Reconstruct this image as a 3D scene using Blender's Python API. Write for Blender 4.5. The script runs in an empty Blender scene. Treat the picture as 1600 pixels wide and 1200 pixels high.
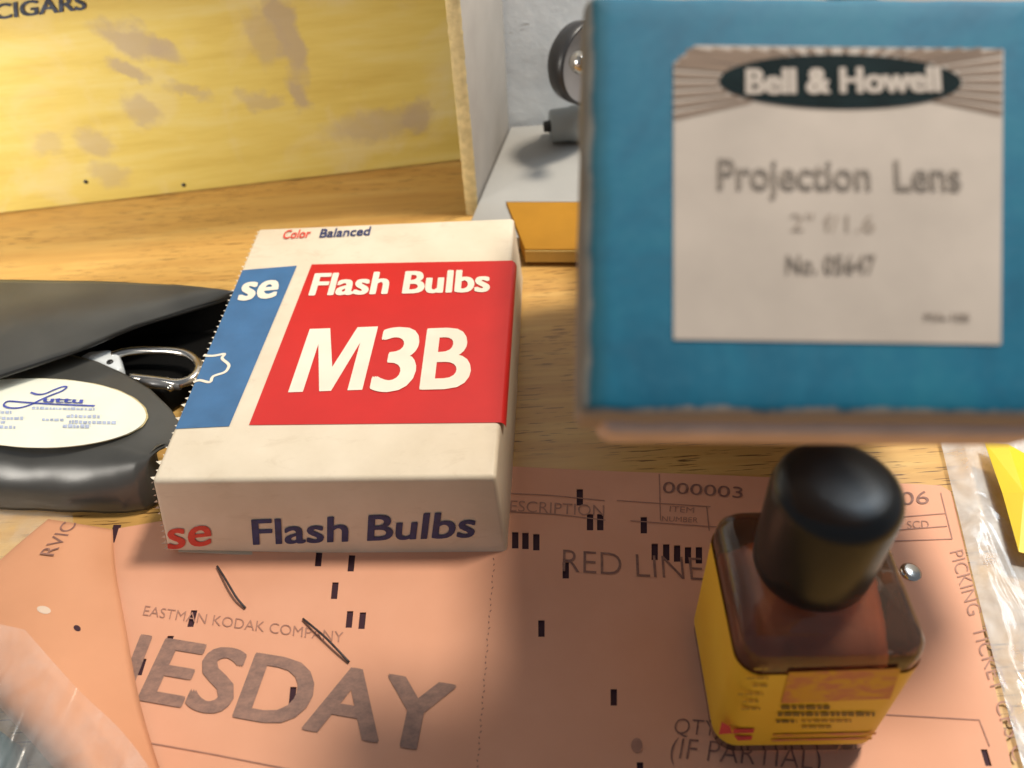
import bpy, bmesh, math, random
from mathutils import Vector, Matrix, noise as mnoise
random.seed(7)
S = bpy.context.scene
C = S.collection
V = Vector

# ------------------------------------------------------------------ camera
EYE = V((0, 0, .24)); FPX = 1250.0
_t = math.radians(44.0); _r = math.radians(3.7)
FW = V((0, math.cos(_t), -math.sin(_t)))
_R = V((1, 0, 0)); _U = _R.cross(FW)
RT = _R*math.cos(_r) - _U*math.sin(_r)
UP = _U*math.cos(_r) + _R*math.sin(_r)
cd = bpy.data.cameras.new('camera'); cam = bpy.data.objects.new('camera', cd); C.objects.link(cam)
cam.matrix_world = Matrix(((RT.x, UP.x, -FW.x, EYE.x), (RT.y, UP.y, -FW.y, EYE.y), (RT.z, UP.z, -FW.z, EYE.z), (0, 0, 0, 1)))
cd.sensor_width = 36; cd.lens = FPX/1600*36; cd.clip_start = .005; cd.clip_end = 20
cd.dof.use_dof = True; cd.dof.focus_distance = .285; cd.dof.aperture_fstop = 10.0
S.camera = cam

# ------------------------------------------------------------------ light
w = bpy.data.worlds.new('World'); S.world = w; w.use_nodes = True
bg = w.node_tree.nodes['Background']; bg.inputs[0].default_value = (.80, .88, 1, 1); bg.inputs[1].default_value = .215

def area(name, loc, target, size, power, col, spread=180):
    l = bpy.data.lights.new(name, 'AREA'); l.shape = 'DISK'; l.size = size; l.energy = power; l.color = col; l.spread = math.radians(spread)
    o = bpy.data.objects.new(name, l); C.objects.link(o); o.location = loc
    o.rotation_euler = (V(target)-V(loc)).to_track_quat('-Z', 'Y').to_euler()
area('key_lamp', (.35, .36, .90), (-.02, .22, 0), .14, 10.6, (1, .88, .72))
area('room_light', (-.60, -.02, .26), (-.30, .46, .08), .26, 1.10, (1, .94, .84), 70)
area('window_light', (.285, .345, .46), (.06, .18, .05), .22, 1.05, (.72, .87, 1))

S.view_settings.view_transform = 'Standard'; S.view_settings.look = 'None'
S.view_settings.exposure = 0; S.view_settings.gamma = 1
try: S.view_settings.use_curve_mapping = False
except Exception: pass
S.render.engine = 'CYCLES'
S.cycles.max_bounces = 10; S.cycles.transparent_max_bounces = 12

# ------------------------------------------------------------------ geometry helpers
def ray(px, py): return (FW*FPX + RT*(px-800) - UP*(py-600))/FPX
def at(px, py, z):
    d = ray(px, py); return EYE + d*((z-EYE.z)/d.z)
def at_y(px, py, y):
    d = ray(px, py); return EYE + d*(y/d.y)
def on_plane(px, py, p0, n):
    d = ray(px, py); return EYE + d*((p0-EYE).dot(n)/d.dot(n))

ORG = {}
def thing(name, label, cat, loc, group=None):
    o = bpy.data.objects.new(name, None); C.objects.link(o); o.location = loc; o.empty_display_size = .01
    ORG[o.name] = V(loc); o['label'] = label; o['category'] = cat
    if group: o['group'] = group
    return o
def tag(o, label, cat, group=None):
    o['label'] = label; o['category'] = cat
    if group: o['group'] = group
    return o
def mk(name, verts, faces, mat, parent=None, smooth=False, loc=None, bevel=0, seg=3, solid=0, attr=None, subsurf=0, off=-1):
    org = ORG[parent.name] if parent else (V(loc) if loc is not None else V((0, 0, 0)))
    me = bpy.data.meshes.new(name)
    me.from_pydata([tuple(V(v)-org) for v in verts], [], faces); me.update()
    if attr:
        a = me.attributes.new('loc', 'FLOAT_VECTOR', 'POINT')
        for i, c in enumerate(attr): a.data[i].vector = c
    bm = bmesh.new(); bm.from_mesh(me); bmesh.ops.recalc_face_normals(bm, faces=bm.faces); bm.to_mesh(me); bm.free()
    if smooth:
        for p in me.polygons: p.use_smooth = True
    me.materials.append(mat)
    o = bpy.data.objects.new(name, me); C.objects.link(o)
    if parent: o.parent = parent
    else: o.location = org
    ORG[o.name] = org
    if solid:
        m = o.modifiers.new('thick', 'SOLIDIFY'); m.thickness = solid; m.offset = off
    if bevel:
        m = o.modifiers.new('bevel', 'BEVEL'); m.width = bevel; m.segments = seg; m.limit_method = 'ANGLE'; m.angle_limit = math.radians(40)
        for p in me.polygons: p.use_smooth = True
    if subsurf:
        m = o.modifiers.new('sub', 'SUBSURF'); m.levels = subsurf; m.render_levels = subsurf
    return o
def hexa(c):      # 8 corners: bottom 4 (ccw), top 4
    return list(c), [(0,3,2,1), (4,5,6,7), (0,1,5,4), (1,2,6,5), (2,3,7,6), (3,0,4,7)]
def grid(fn, nu, nv):
    vs = [fn(i/nu, j/nv) for j in range(nv+1) for i in range(nu+1)]
    fs = [(j*(nu+1)+i, j*(nu+1)+i+1, (j+1)*(nu+1)+i+1, (j+1)*(nu+1)+i) for j in range(nv) for i in range(nu)]
    return vs, fs
def merge(parts):
    vs, fs = [], []
    for v, f in parts:
        b = len(vs); vs += list(v); fs += [tuple(i+b for i in q) for q in f]
    return vs, fs
def tube(pts, r, n=10, closed=False, cap=True):
    pts = [V(p) for p in pts]; vs, fs = [], []; m = len(pts); rr = r if isinstance(r, (list, tuple)) else [r]*m
    nrm = None
    for i, p in enumerate(pts):
        a = pts[(i-1) % m] if (closed or i > 0) else p; b = pts[(i+1) % m] if (closed or i < m-1) else p
        t = (b-a).normalized()
        if nrm is None: nrm = t.orthogonal().normalized()
        nrm = (nrm - t*nrm.dot(t)).normalized(); bn = t.cross(nrm)
        for k in range(n):
            q = 2*math.pi*k/n; vs.append(p + (nrm*math.cos(q)+bn*math.sin(q))*rr[i])
    for i in range(m if closed else m-1):
        for k in range(n):
            fs.append((i*n+k, i*n+(k+1) % n, ((i+1) % m)*n+(k+1) % n, ((i+1) % m)*n+k))
    if cap and not closed:
        fs.append(tuple(range(n))); fs.append(tuple(range((m-1)*n, m*n)))
    return vs, fs
def smoothpath(pts, k=6, closed=False):
    pts = [V(p) for p in pts]; n = len(pts); out = []
    for i in range(n if closed else n-1):
        g = lambda j: pts[j % n] if closed else pts[max(0, min(n-1, j))]
        p0, p1, p2, p3 = g(i-1), g(i), g(i+1), g(i+2)
        for s in range(k):
            t = s/k
            out.append(.5*((2*p1)+(p2-p0)*t+(2*p0-5*p1+4*p2-p3)*t*t+(3*p1-p0-3*p2+p3)*t**3))
    if not closed: out.append(pts[-1])
    return out
def strip(pts, wid, nrm):   # flat ribbon lying on a surface with normal nrm
    pts = [V(p) for p in pts]; vs, fs = [], []
    for i, p in enumerate(pts):
        t = (pts[min(i+1, len(pts)-1)]-pts[max(i-1, 0)]).normalized(); s = nrm.cross(t).normalized()*wid/2
        vs += [p-s, p+s]
    fs = [(2*i, 2*i+1, 2*i+3, 2*i+2) for i in range(len(pts)-1)]
    return vs, fs
def lathe(prof, o, ax, n=48):
    ax = V(ax).normalized(); e1 = ax.orthogonal().normalized(); e2 = ax.cross(e1); vs, fs = [], []
    for r, h in prof:
        for k in range(n):
            q = 2*math.pi*k/n; vs.append(V(o)+ax*h+(e1*math.cos(q)+e2*math.sin(q))*max(r, 1e-5))
    for i in range(len(prof)-1):
        for k in range(n): fs.append((i*n+k, i*n+(k+1) % n, (i+1)*n+(k+1) % n, (i+1)*n+k))
    return vs, fs
def prism(bot, top):
    n = len(bot); vs = list(bot)+list(top)
    fs = [tuple(range(n)), tuple(range(n, 2*n))]+[(i, (i+1) % n, n+(i+1) % n, n+i) for i in range(n)]
    return vs, fs

_fc = {}
def glyphs(txt, bold):
    key = (txt, bold)
    if key in _fc: return _fc[key]
    cu = bpy.data.curves.new('t', 'FONT'); cu.body = txt; cu.size = 1; cu.offset = bold; cu.resolution_u = 4; cu.fill_mode = 'FRONT'
    o = bpy.data.objects.new('t', cu); C.objects.link(o)
    bpy.context.view_layer.update()
    me = bpy.data.meshes.new_from_object(o.evaluated_get(bpy.context.evaluated_depsgraph_get()))
    vs = [(v.co.x, v.co.y) for v in me.vertices]; fs = [tuple(p.vertices) for p in me.polygons]
    bpy.data.objects.remove(o); bpy.data.curves.remove(cu); bpy.data.meshes.remove(me)
    _fc[key] = (vs, fs); return vs, fs
def capH():
    return max(v[1] for v in glyphs('H', 0)[0])
CAP = capH()
def text(txt, P0, P1, P2, bold=0.0, lift=V((0, 0, 0)), warp=None):
    """baseline start, baseline end, cap-height point above the start (world points); bold = extra stroke in cap heights"""
    vs, fs = glyphs(txt, min(bold, 0)); x0 = min(v[0] for v in vs); x1 = max(v[0] for v in vs)
    nrm = (P1-P0).cross(P2-P0).normalized()
    sh = [(0, 0)] if bold <= 0 else [(0, 0), (bold, 0), (-bold, 0), (0, bold*.6), (0, -bold*.6), (bold*.8, bold*.5), (-bold*.8, bold*.5), (bold*.8, -bold*.5), (-bold*.8, -bold*.5)]
    P1 = P0+(P1-P0)*1.0; parts = []
    for k, (dx, dy) in enumerate(sh):
        out = []
        for x, y in vs:
            p = P0+(P1-P0)*((x+dx-x0)/(x1-x0))+(P2-P0)*((y+dy)/CAP)
            if warp: p = warp(p)
            out.append(p+lift+nrm*(.000012*k))
        parts.append((out, fs))
    return merge(parts)

# ------------------------------------------------------------------ materials
def nodes(name):
    m = bpy.data.materials.new(name); m.use_nodes = True; nt = m.node_tree
    return m, nt, nt.nodes['Principled BSDF']
def N(nt, t, **k):
    n = nt.nodes.new(t)
    for a, b in k.items():
        if a in n.inputs.keys(): n.inputs[a].default_value = b
        else: setattr(n, a, b)
    return n
def coords(nt, scale=(1, 1, 1), src='Object', rot=(0, 0, 0)):
    mp = N(nt, 'ShaderNodeMapping'); mp.inputs['Scale'].default_value = scale; mp.inputs['Rotation'].default_value = rot
    if src == 'loc':
        a = N(nt, 'ShaderNodeAttribute', attribute_name='loc'); nt.links.new(a.outputs['Vector'], mp.inputs[0])
    else:
        a = N(nt, 'ShaderNodeTexCoord'); nt.links.new(a.outputs[src], mp.inputs[0])
    return mp.outputs[0]
def noise_tex(nt, vec, scale, detail=4, rough=.55, dist=0):
    n = N(nt, 'ShaderNodeTexNoise'); n.inputs['Scale'].default_value = scale; n.inputs['Detail'].default_value = detail
    n.inputs['Roughness'].default_value = rough; n.inputs['Distortion'].default_value = dist
    nt.links.new(vec, n.inputs['Vector']); return n.outputs['Fac']
def ramp(nt, fac, stops):
    r = N(nt, 'ShaderNodeValToRGB'); e = r.color_ramp.elements
    while len(e) < len(stops): e.new(.5)
    for i, (p, c) in enumerate(stops):
        e[i].position = p; e[i].color = (c, c, c, 1) if isinstance(c, (int, float)) else (*c, 1)
    nt.links.new(fac, r.inputs[0]); return r.outputs[0]
def mix(nt, fac, a, b, mode='MIX'):
    n = N(nt, 'ShaderNodeMixRGB', blend_type=mode)
    for i, s in ((0, fac), (1, a), (2, b)):
        if hasattr(s, 'links'): nt.links.new(s, n.inputs[i])
        else: n.inputs[i].default_value = s if i == 0 else (*s, 1)
    return n.outputs[0]
def bump(nt, b, h, strength, dist=.001):
    n = N(nt, 'ShaderNodeBump'); n.inputs['Strength'].default_value = strength; n.inputs['Distance'].default_value = dist
    nt.links.new(h, n.inputs['Height']); nt.links.new(n.outputs[0], b.inputs['Normal'])
def plain(name, col, rough=.5, var=.12, scale=60, metal=0, bmp=.0, bscale=400, spec=.5, src='Object'):
    m, nt, b = nodes(name)
    v = coords(nt, src=src)
    f = noise_tex(nt, v, scale, 5)
    lo = tuple(c*(1-var) for c in col); hi = tuple(min(1, c*(1+var)) for c in col)
    nt.links.new(ramp(nt, f, [(.3, lo), (.7, hi)]), b.inputs['Base Color'])
    b.inputs['Roughness'].default_value = rough; b.inputs['Metallic'].default_value = metal
    b.inputs['Specular IOR Level'].default_value = spec
    if bmp: bump(nt, b, noise_tex(nt, v, bscale, 3), bmp, .0005)
    return m

def wood_mat():
    m, nt, b = nodes('varnished_oak')
    v1 = coords(nt, (5, 70, 1)); f1 = noise_tex(nt, v1, 1.6, 5, .6, .3)
    col = ramp(nt, f1, [(.25, (.49, .265, .075)), (.5, (.58, .345, .105)), (.75, (.66, .44, .155))])
    v0 = coords(nt, (14, 420, 1)); f0 = noise_tex(nt, v0, 1, 3)
    col = mix(nt, ramp(nt, f0, [(.35, .25), (.6, 0)]), col, (.38, .20, .06))
    v2 = coords(nt, (70, 1250, 1), rot=(0, 0, .02)); f2 = noise_tex(nt, v2, 1, 2, .5, .2)
    patch = ramp(nt, noise_tex(nt, coords(nt, (6, 22, 1)), 1.3, 2), [(.40, 0), (.56, 1)])
    por = mix(nt, 1.0, ramp(nt, f2, [(.60, 0), (.66, 1)]), patch, 'MULTIPLY')
    col = mix(nt, por, col, (.12, .055, .018))
    nt.links.new(col, b.inputs['Base Color'])
    b.inputs['Roughness'].default_value = .32; b.inputs['Specular IOR Level'].default_value = .45
    bump(nt, b, f0, .12, .0004)
    return m
M = {}
M['wood'] = wood_mat()
def cigar_mat():
    m, nt, b = nodes('yellow_printed_wood')
    v = coords(nt, (1, 1, 1))
    f1 = noise_tex(nt, coords(nt, (8, 8, 70)), 1.2, 6, .62)
    col = ramp(nt, f1, [(.25, (.54, .40, .09)), (.5, (.64, .51, .14)), (.75, (.68, .59, .25))])
    pale = ramp(nt, noise_tex(nt, v, 26, 4, .6, .5), [(.52, 0), (.68, .45)])
    col = mix(nt, pale, col, (.66, .57, .33))
    a = N(nt, 'ShaderNodeAttribute', attribute_name='loc')
    nz = N(nt, 'ShaderNodeTexNoise'); nz.inputs['Scale'].default_value = 55; nz.inputs['Detail'].default_value = 5; nz.inputs['Roughness'].default_value = .62
    nt.links.new(a.outputs['Vector'], nz.inputs['Vector'])
    dv = N(nt, 'ShaderNodeVectorMath', operation='MULTIPLY_ADD'); nt.links.new(nz.outputs['Color'], dv.inputs[0]); dv.inputs[1].default_value = (.024, .024, 0); nt.links.new(a.outputs['Vector'], dv.inputs[2])
    for (cx_, cz_, rx_, rz_, rot_, st_) in STAINS:
        mp = N(nt, 'ShaderNodeMapping', vector_type='TEXTURE'); mp.inputs['Location'].default_value = (cx_+.012, cz_+.012, 0); mp.inputs['Rotation'].default_value = (0, 0, rot_); mp.inputs['Scale'].default_value = (rx_, rz_, 1)
        nt.links.new(dv.outputs[0], mp.inputs[0]); ln = N(nt, 'ShaderNodeVectorMath', operation='LENGTH'); nt.links.new(mp.outputs[0], ln.inputs[0])
        mr = N(nt, 'ShaderNodeMapRange'); nt.links.new(ln.outputs['Value'], mr.inputs[0])
        for k_, v_ in ((1, .62), (2, 1.15), (3, st_), (4, 0)): mr.inputs[k_].default_value = v_
        col = mix(nt, mr.outputs[0], col, (.41, .325, .24))
    nt.links.new(col, b.inputs['Base Color']); b.inputs['Roughness'].default_value = .5
    bump(nt, b, f1, .15, .0005); return m
FL_, FR_ = at(0, 335, 0), at(726, 251, 0)
_d = (FR_-FL_).normalized(); _n = V((_d.y, -_d.x, 0))
def stain(px, py, rx, rz, rot, st):
    p = on_plane(px, py, FL_, _n)-FL_; return p.dot(_d), p.z, rx, rz, rot, st
STAINS = [stain(215, 65, .021, .009, -.5, .72), stain(198, 112, .011, .005, -.6, .72), stain(262, 82, .010, .008, -.4, .5), stain(222, 172, .011, .008, -.5, .55), stain(448, 55, .007, .030, .12, .75), stain(410, 60, .010, .016, .0, .5),
          stain(465, 150, .006, .010, .1, .75), stain(405, 155, .010, .006, 0, .5), stain(590, 195, .030, .011, .05, .55), stain(655, 185, .011, .009, .1, .65), stain(150, 225, .010, .010, -.6, .5), stain(175, 275, .012, .007, -.4, .42), stain(290, 145, .012, .004, -.3, .5), stain(75, 225, .009, .007, 0, .35)]
M['cigar'] = cigar_mat()
M['cigar_edge'] = plain('worn_yellow_edge', (.60, .49, .25), .8, .18, 260, bmp=.5, bscale=500)
M['grey_board'] = plain('grey_paper_board', (.37, .345, .315), .75, .08, 40, bmp=.1)
M['navy'] = plain('navy_ink', (.018, .032, .12), .55, .3, 300)
M['cigar_ink'] = plain('worn_dark_blue_ink', (.035, .05, .09), .6, .7, 350)
M['black'] = plain('black_plastic', (.012, .012, .012), .4)
def carton_mat():
    m, nt, b = nodes('cream_carton')
    v = coords(nt)
    col = ramp(nt, noise_tex(nt, v, 45, 5), [(.3, (.60, .52, .40)), (.7, (.68, .60, .48))])
    dirt = ramp(nt, noise_tex(nt, coords(nt, (1, 2, 3)), 70, 6, .7, .6), [(.56, 0), (.76, .35)])
    col = mix(nt, dirt, col, (.40, .31, .21))
    nt.links.new(col, b.inputs['Base Color']); b.inputs['Roughness'].default_value = .5
    bump(nt, b, noise_tex(nt, v, 38, 4), .35, .0016); return m
M['carton'] = carton_mat()
M['torn'] = plain('torn_card_fibre', (.66, .60, .50), .9, .25, 500)
M['red'] = plain('red_ink', (.50, .014, .014), .42, .06, 50, bmp=.12, bscale=60)
M['blue'] = plain('blue_ink', (.04, .13, .285), .4, .12, 90, bmp=.1, bscale=60)
M['white_ink'] = plain('cream_ink', (.72, .66, .56), .5, .06)
M['red_ink'] = plain('red_print', (.60, .05, .035), .5, .15, 300)
def lid_mat():
    m, nt, b = nodes('worn_teal_paper')
    v = coords(nt, src='loc')
    f = noise_tex(nt, v, 30, 6, .7, .6)
    col = ramp(nt, f, [(.25, (.0010, .066, .130)), (.5, (.0018, .108, .190)), (.78, (.010, .155, .225))])
    f2 = noise_tex(nt, v, 400, 3)
    col = mix(nt, ramp(nt, f2, [(.45, 0), (.75, .18)]), col, (.04, .16, .24))
    # wear near the paper's edges: a is a vector of normalised distances to left, bottom and the other edges in mm
    sx = N(nt, 'ShaderNodeAttribute', attribute_name='edge'); sep = N(nt, 'ShaderNodeSeparateXYZ'); nt.links.new(sx.outputs['Vector'], sep.inputs[0])
    nz = noise_tex(nt, v, 75, 6, .72)
    def wear(out, lo, hi, amp):
        a = N(nt, 'ShaderNodeMath', operation='MULTIPLY_ADD'); nt.links.new(nz, a.inputs[0]); a.inputs[1].default_value = -amp
        nt.links.new(out, a.inputs[2]); r = N(nt, 'ShaderNodeMapRange'); nt.links.new(a.outputs[0], r.inputs[0])
        r.inputs[1].default_value = lo; r.inputs[2].default_value = hi; r.inputs[3].default_value = 1; r.inputs[4].default_value = 0
        return r.outputs[0]
    wl = wear(sep.outputs[0], -.3, .6, 2.6); wb = wear(sep.outputs[1], -1.15, -.3, 4.6)
    dk = wear(sep.outputs[0], .8, 3.6, 3.0)
    dkm = N(nt, 'ShaderNodeMath', operation='MULTIPLY'); nt.links.new(dk, dkm.inputs[0]); dkm.inputs[1].default_value = .6
    col = mix(nt, dkm.outputs[0], col, (.010, .055, .065))
    col = mix(nt, wl, col, (.24, .22, .19)); col = mix(nt, wb, col, (.42, .33, .26))
    nt.links.new(col, b.inputs['Base Color']); b.inputs['Roughness'].default_value = .65; b.inputs['Specular IOR Level'].default_value = .25
    bump(nt, b, f2, .12, .0004); return m
M['lid'] = lid_mat()
M['kraft'] = plain('beige_card', (.76, .56, .46), .8, .12, 80)
M['label'] = plain('aged_label_paper', (.43, .375, .33), .8, .10, 45, spec=.2)
M['ray_ink'] = plain('tan_ink', (.20, .145, .11), .8, .1, spec=.2)
M['oval_ink'] = plain('blackish_green_ink', (.008, .016, .018), .9, .3, 150, spec=.1)
M['grey_ink'] = plain('faded_grey_ink', (.16, .13, .105), .7, .3, 500)
M['pale_ink'] = plain('faint_grey_ink', (.25, .20, .16), .7, .3, 500)
M['vinyl'] = plain('dark_grey_vinyl', (.052, .052, .049), .28, .25, 30, bmp=.1, bscale=120, spec=.6)
M['vinyl_black'] = plain('black_lining', (.004, .004, .004), .7, .2, spec=.1)
M['oval'] = plain('off_white_sticker', (.74, .76, .66), .5, .04)
M['sticker_edge'] = plain('yellowed_paper_edge', (.52, .43, .22), .7, .3, 200)
M['pen'] = plain('blue_print', (.05, .07, .34), .5, .35, 400)
M['pen_pale'] = plain('pale_blue_print', (.36, .42, .58), .6, .3, 400)
M['steel'] = plain('steel', (.55, .53, .50), .22, .1, metal=1)
M['dark_steel'] = plain('dark_steel', (.15, .15, .155), .35, .2, metal=.35)
M['staple'] = plain('dark_wire', (.05, .04, .042), .5, .4, 500, metal=.2)
M['white_plastic'] = plain('white_plastic', (.62, .66, .68), .35, .04)
M['ticket'] = None
def ticket_mat(nm, c0, c1):
    m, nt, b = nodes(nm); v = coords(nt)
    nt.links.new(ramp(nt, noise_tex(nt, v, 18, 6, .6), [(.3, c0), (.7, c1)]), b.inputs['Base Color'])
    b.inputs['Roughness'].default_value = .62; b.inputs['Specular IOR Level'].default_value = .3
    bump(nt, b, noise_tex(nt, v, 35, 3), .2, .0012); return m
M['ticket'] = ticket_mat('salmon_card', (.66, .325, .205), (.71, .365, .24))
M['ticket_old'] = ticket_mat('orange_card', (.56, .265, .145), (.62, .30, .17))
M['hole'] = plain('dark_punched_slot', (.035, .008, .018), .8)
def ink_on_card(nm, c, amt):
    m, nt, b = nodes(nm); v = coords(nt, (90, 150, 1), rot=(0, 0, -.06))
    f = ramp(nt, noise_tex(nt, v, 2.6, 5, .75), [(.35, 1.0*amt), (.68, .68*amt)])
    nt.links.new(mix(nt, f, (.66, .36, .25), c), b.inputs['Base Color']); b.inputs['Roughness'].default_value = .65; return m
M['stamp'] = ink_on_card('worn_stamp_ink', (.17, .105, .09), .95)
M['type'] = ink_on_card('typed_ink', (.14, .06, .05), .95)
M['thin_type'] = ink_on_card('thin_printed_ink', (.26, .12, .09), .85)
M['cap'] = plain('charcoal_cap', (.011, .012, .013), .30, .12, 60, spec=.38)
def glass_mat():
    m, nt, b = nodes('brownish_glass')
    b.inputs['Base Color'].default_value = (.82, .52, .36, 1); b.inputs['Roughness'].default_value = .05
    b.inputs['Transmission Weight'].default_value = .95; b.inputs['IOR'].default_value = 1.47
    bump(nt, b, noise_tex(nt, coords(nt), 60, 2), .15, .001); return m
M['glass'] = glass_mat()
M['liquid'] = plain('dark_brown_liquid', (.36, .12, .065), .25, .35, 60)
def yl():
    m, nt, b = nodes('yellow_label'); v = coords(nt)
    col = ramp(nt, noise_tex(nt, v, 40, 4), [(.3, (.86, .50, .022)), (.7, (.90, .58, .04))])
    nt.links.new(col, b.inputs['Base Color']); b.inputs['Roughness'].default_value = .5; return m
M['ylabel'] = yl()
def patchy():
    m, nt, b = nodes('faded_orange_print'); v = coords(nt, (1, 1, 1.6))
    f = ramp(nt, noise_tex(nt, v, 170, 4, .6, .6), [(.42, 0), (.58, 1)])
    nt.links.new(mix(nt, f, (.70, .36, .02), (.60, .20, .08)), b.inputs['Base Color']); b.inputs['Roughness'].default_value = .55; return m
M['patchy'] = patchy()
M['olive_ink'] = plain('brownish_print', (.20, .13, .02), .6, .3, 400)
M['olive_pale'] = plain('faint_print', (.46, .28, .03), .6, .2, 400)
M['magenta'] = plain('red_emblem', (.62, .05, .06), .5, .15, 200)
def film(nm, a0, a1):
    m, nt, b = nodes(nm); v = coords(nt)
    b.inputs['Base Color'].default_value = (.80, .83, .85, 1); b.inputs['Roughness'].default_value = .12
    b.inputs['Specular IOR Level'].default_value = .9
    nt.links.new(ramp(nt, noise_tex(nt, v, 45, 4, .6, .5), [(.38, a0), (.72, a1)]), b.inputs['Alpha'])
    bump(nt, b, noise_tex(nt, coords(nt, (2.2, .6, 1), rot=(0, 0, .35)), 40, 2, .5, 1.0), .8, .005); return m
M['film'] = film('clear_plastic_film', .28, .85); M['film_dim'] = film('thin_clear_film', .08, .26)
M['yellow_paper'] = plain('bright_yellow_paper', (.74, .55, .015), .45, .06)
M['teal'] = plain('teal_plastic', (.008, .045, .055), .4, .1)
def wall_mat():
    m, nt, b = nodes('painted_plaster'); v = coords(nt)
    f = noise_tex(nt, v, 90, 6, .65)
    col = ramp(nt, f, [(.3, (.74, .78, .81)), (.7, (.83, .86, .88))])
    spk = ramp(nt, noise_tex(nt, coords(nt, (1, 1, 1.4)), 62, 3, .6, .6), [(.69, 0), (.73, 1)])
    col = mix(nt, spk, col, (.16, .14, .13))
    nt.links.new(col, b.inputs['Base Color']); b.inputs['Roughness'].default_value = .75
    bump(nt, b, f, .16, .003); return m
M['wall'] = wall_mat()
M['white_board'] = plain('off_white_board', (.32, .315, .30), .75, .05, 30)
M['yellow_card'] = plain('mustard_card', (.38, .18, .018), .6, .06, 60, spec=.15)
M['yellow_edge'] = plain('pale_mustard_edge', (.68, .49, .17), .5, .1)
M['brown_card'] = plain('added_carton', (.32, .21, .12), .85, .1, 40)

# ------------------------------------------------------------------ the setting
def struct(o): o['kind'] = 'structure'; return o
v, f = hexa([V(p) for p in ((-.9, -.35, -.03), (.9, -.35, -.03), (.9, .4715, -.03), (-.9, .4715, -.03), (-.9, -.35, 0), (.9, -.35, 0), (.9, .4715, 0), (-.9, .4715, 0))])
struct(mk('table_top', v, f, M['wood']))
v, f = grid(lambda a, b: V((-.9+1.8*a, .4745+.0012*mnoise.noise(V((a*60, b*30, 0))), -.03+.75*b)), 120, 60)
struct(mk('wall', v, f, M['wall'], smooth=True, solid=.04, off=1))

# ------------------------------------------------------------------ cigar box
FL_, FR_ = at(0, 335, 0), at(726, 251, 0)
d = (FR_-FL_).normalized(); nb = V((-d.y, d.x, 0)); HB = .135
cb = thing('cigar_box', 'worn yellow wooden cigar box with scuffed grey patches standing against the white wall', 'box', (FL_+FR_)/2)
def slab(a, b, back, h, z0=0):   # vertical board from a to b, thickness vector back
    q = [a, b, b+back, a+back]; return hexa([V((p.x, p.y, z0)) for p in q]+[V((p.x, p.y, h)) for p in q])
L0 = FL_-d*.12
v, f = slab(L0, FR_, nb*.005, HB, .0008); mk('front_panel', v, f, M['cigar'], cb, bevel=.0006, attr=[((p-FL_).dot(d), p.z, 0) for p in v])
PF = at(747, 336, 0); PB = at(799, 212, 0); sd = (PB-PF).normalized(); sn = V((sd.y, -sd.x, 0))
PB = PF+sd*(.4705-PF.y)/sd.y
q0 = PF-sn*.0062
v, f = slab(PF, PB, -sn*.0060, HB, .0006); mk('side_panel', v, f, M['grey_board'], cb, bevel=.0005)
# worn paper edge along the front of the side board
def edge_fn(a, b):
    z = .0002+HB*b; j = .0006*mnoise.noise(V((b*170, a*3, 1)))
    ang = (a-.5)*math.pi*.9
    p = (PF+q0)/2+sn*(.0036*math.sin(ang))-sd*(.0012*math.cos(ang))
    return V((p.x+j, p.y, z))
v, f = grid(edge_fn, 8, 90); mk('worn_edge', v, f, M['cigar_edge'], cb, smooth=True)
v, f = slab(L0+nb*.016, FR_+nb*.016-d*.003, nb*.003, HB, .0008); mk('back_panel', v, f, M['grey_board'], cb)
q = [L0-nb*.060, PF, PB, L0+nb*.019]
v, f = hexa([V((p.x, p.y, HB+.0004)) for p in q]+[V((p.x, p.y, HB+.005)) for p in q]); mk('top_panel', v, f, M['cigar'], cb)
nf = -nb
def on_face(px, py, lift=.0004): return on_plane(px, py, FL_, nf)+nf*lift
v, f = text('CIGARS', on_face(-8, 30), on_face(134, 14), on_face(-10, 7), .03); mk('lettering', v, f, M['cigar_ink'], cb)
for px, py in ((134, 284), (287, 289)):
    p = on_face(px, py, 0); v, f = lathe([(0.0, .0005), (.0011, .0004), (.0013, 0)], p, nf, 14); mk('nail_head', v, f, M['black'], cb, smooth=True)

# ------------------------------------------------------------------ white board and mustard carton at the back
zb = .0085
def beside(y): k = (y-PF.y)/sd.y; p = PF+sd*k+sn*.0012; return V((p.x, p.y, zb))
q = [beside(PF.y-.022), at(812, 372, zb), at(789.5, 314.2, zb), at(1108.5, 315.2, zb), at(1118, 389, zb), V((.30, at(1118, 389, zb).y, zb)), V((.30, .4705, zb)), beside(.4705)]
v, f = prism([V((p.x, p.y, .0005)) for p in q], q)
o = mk('white_board', v, f, M['white_board'], loc=V((q[0].x, q[0].y, .0005)), bevel=.0004)
tag(o, 'flat off-white board on the table between the cigar box and the wall', 'board')
z1 = .0100
q = [at(820, 389, z1), at(1120, 390, z1), at(1110, 316, z1), at(791, 315, z1)]
yb = thing('flat_carton', 'flat mustard-yellow carton lying in front of the white board', 'carton', V((q[0].x, q[0].y, .0022)))
v, f = hexa([V((p.x, p.y, .0022)) for p in q]+q); mk('body', v, f, M['yellow_card'], yb, bevel=.0005)
q2 = [V((p.x, p.y-.0006, z)) for z in (.0025, z1-.0008) for p in (q[0], q[1])]
mk('front_edge', [q2[0], q2[1], q2[3], q2[2]], [(0, 1, 2, 3)], M['yellow_edge'], yb, solid=.0004)

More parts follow.
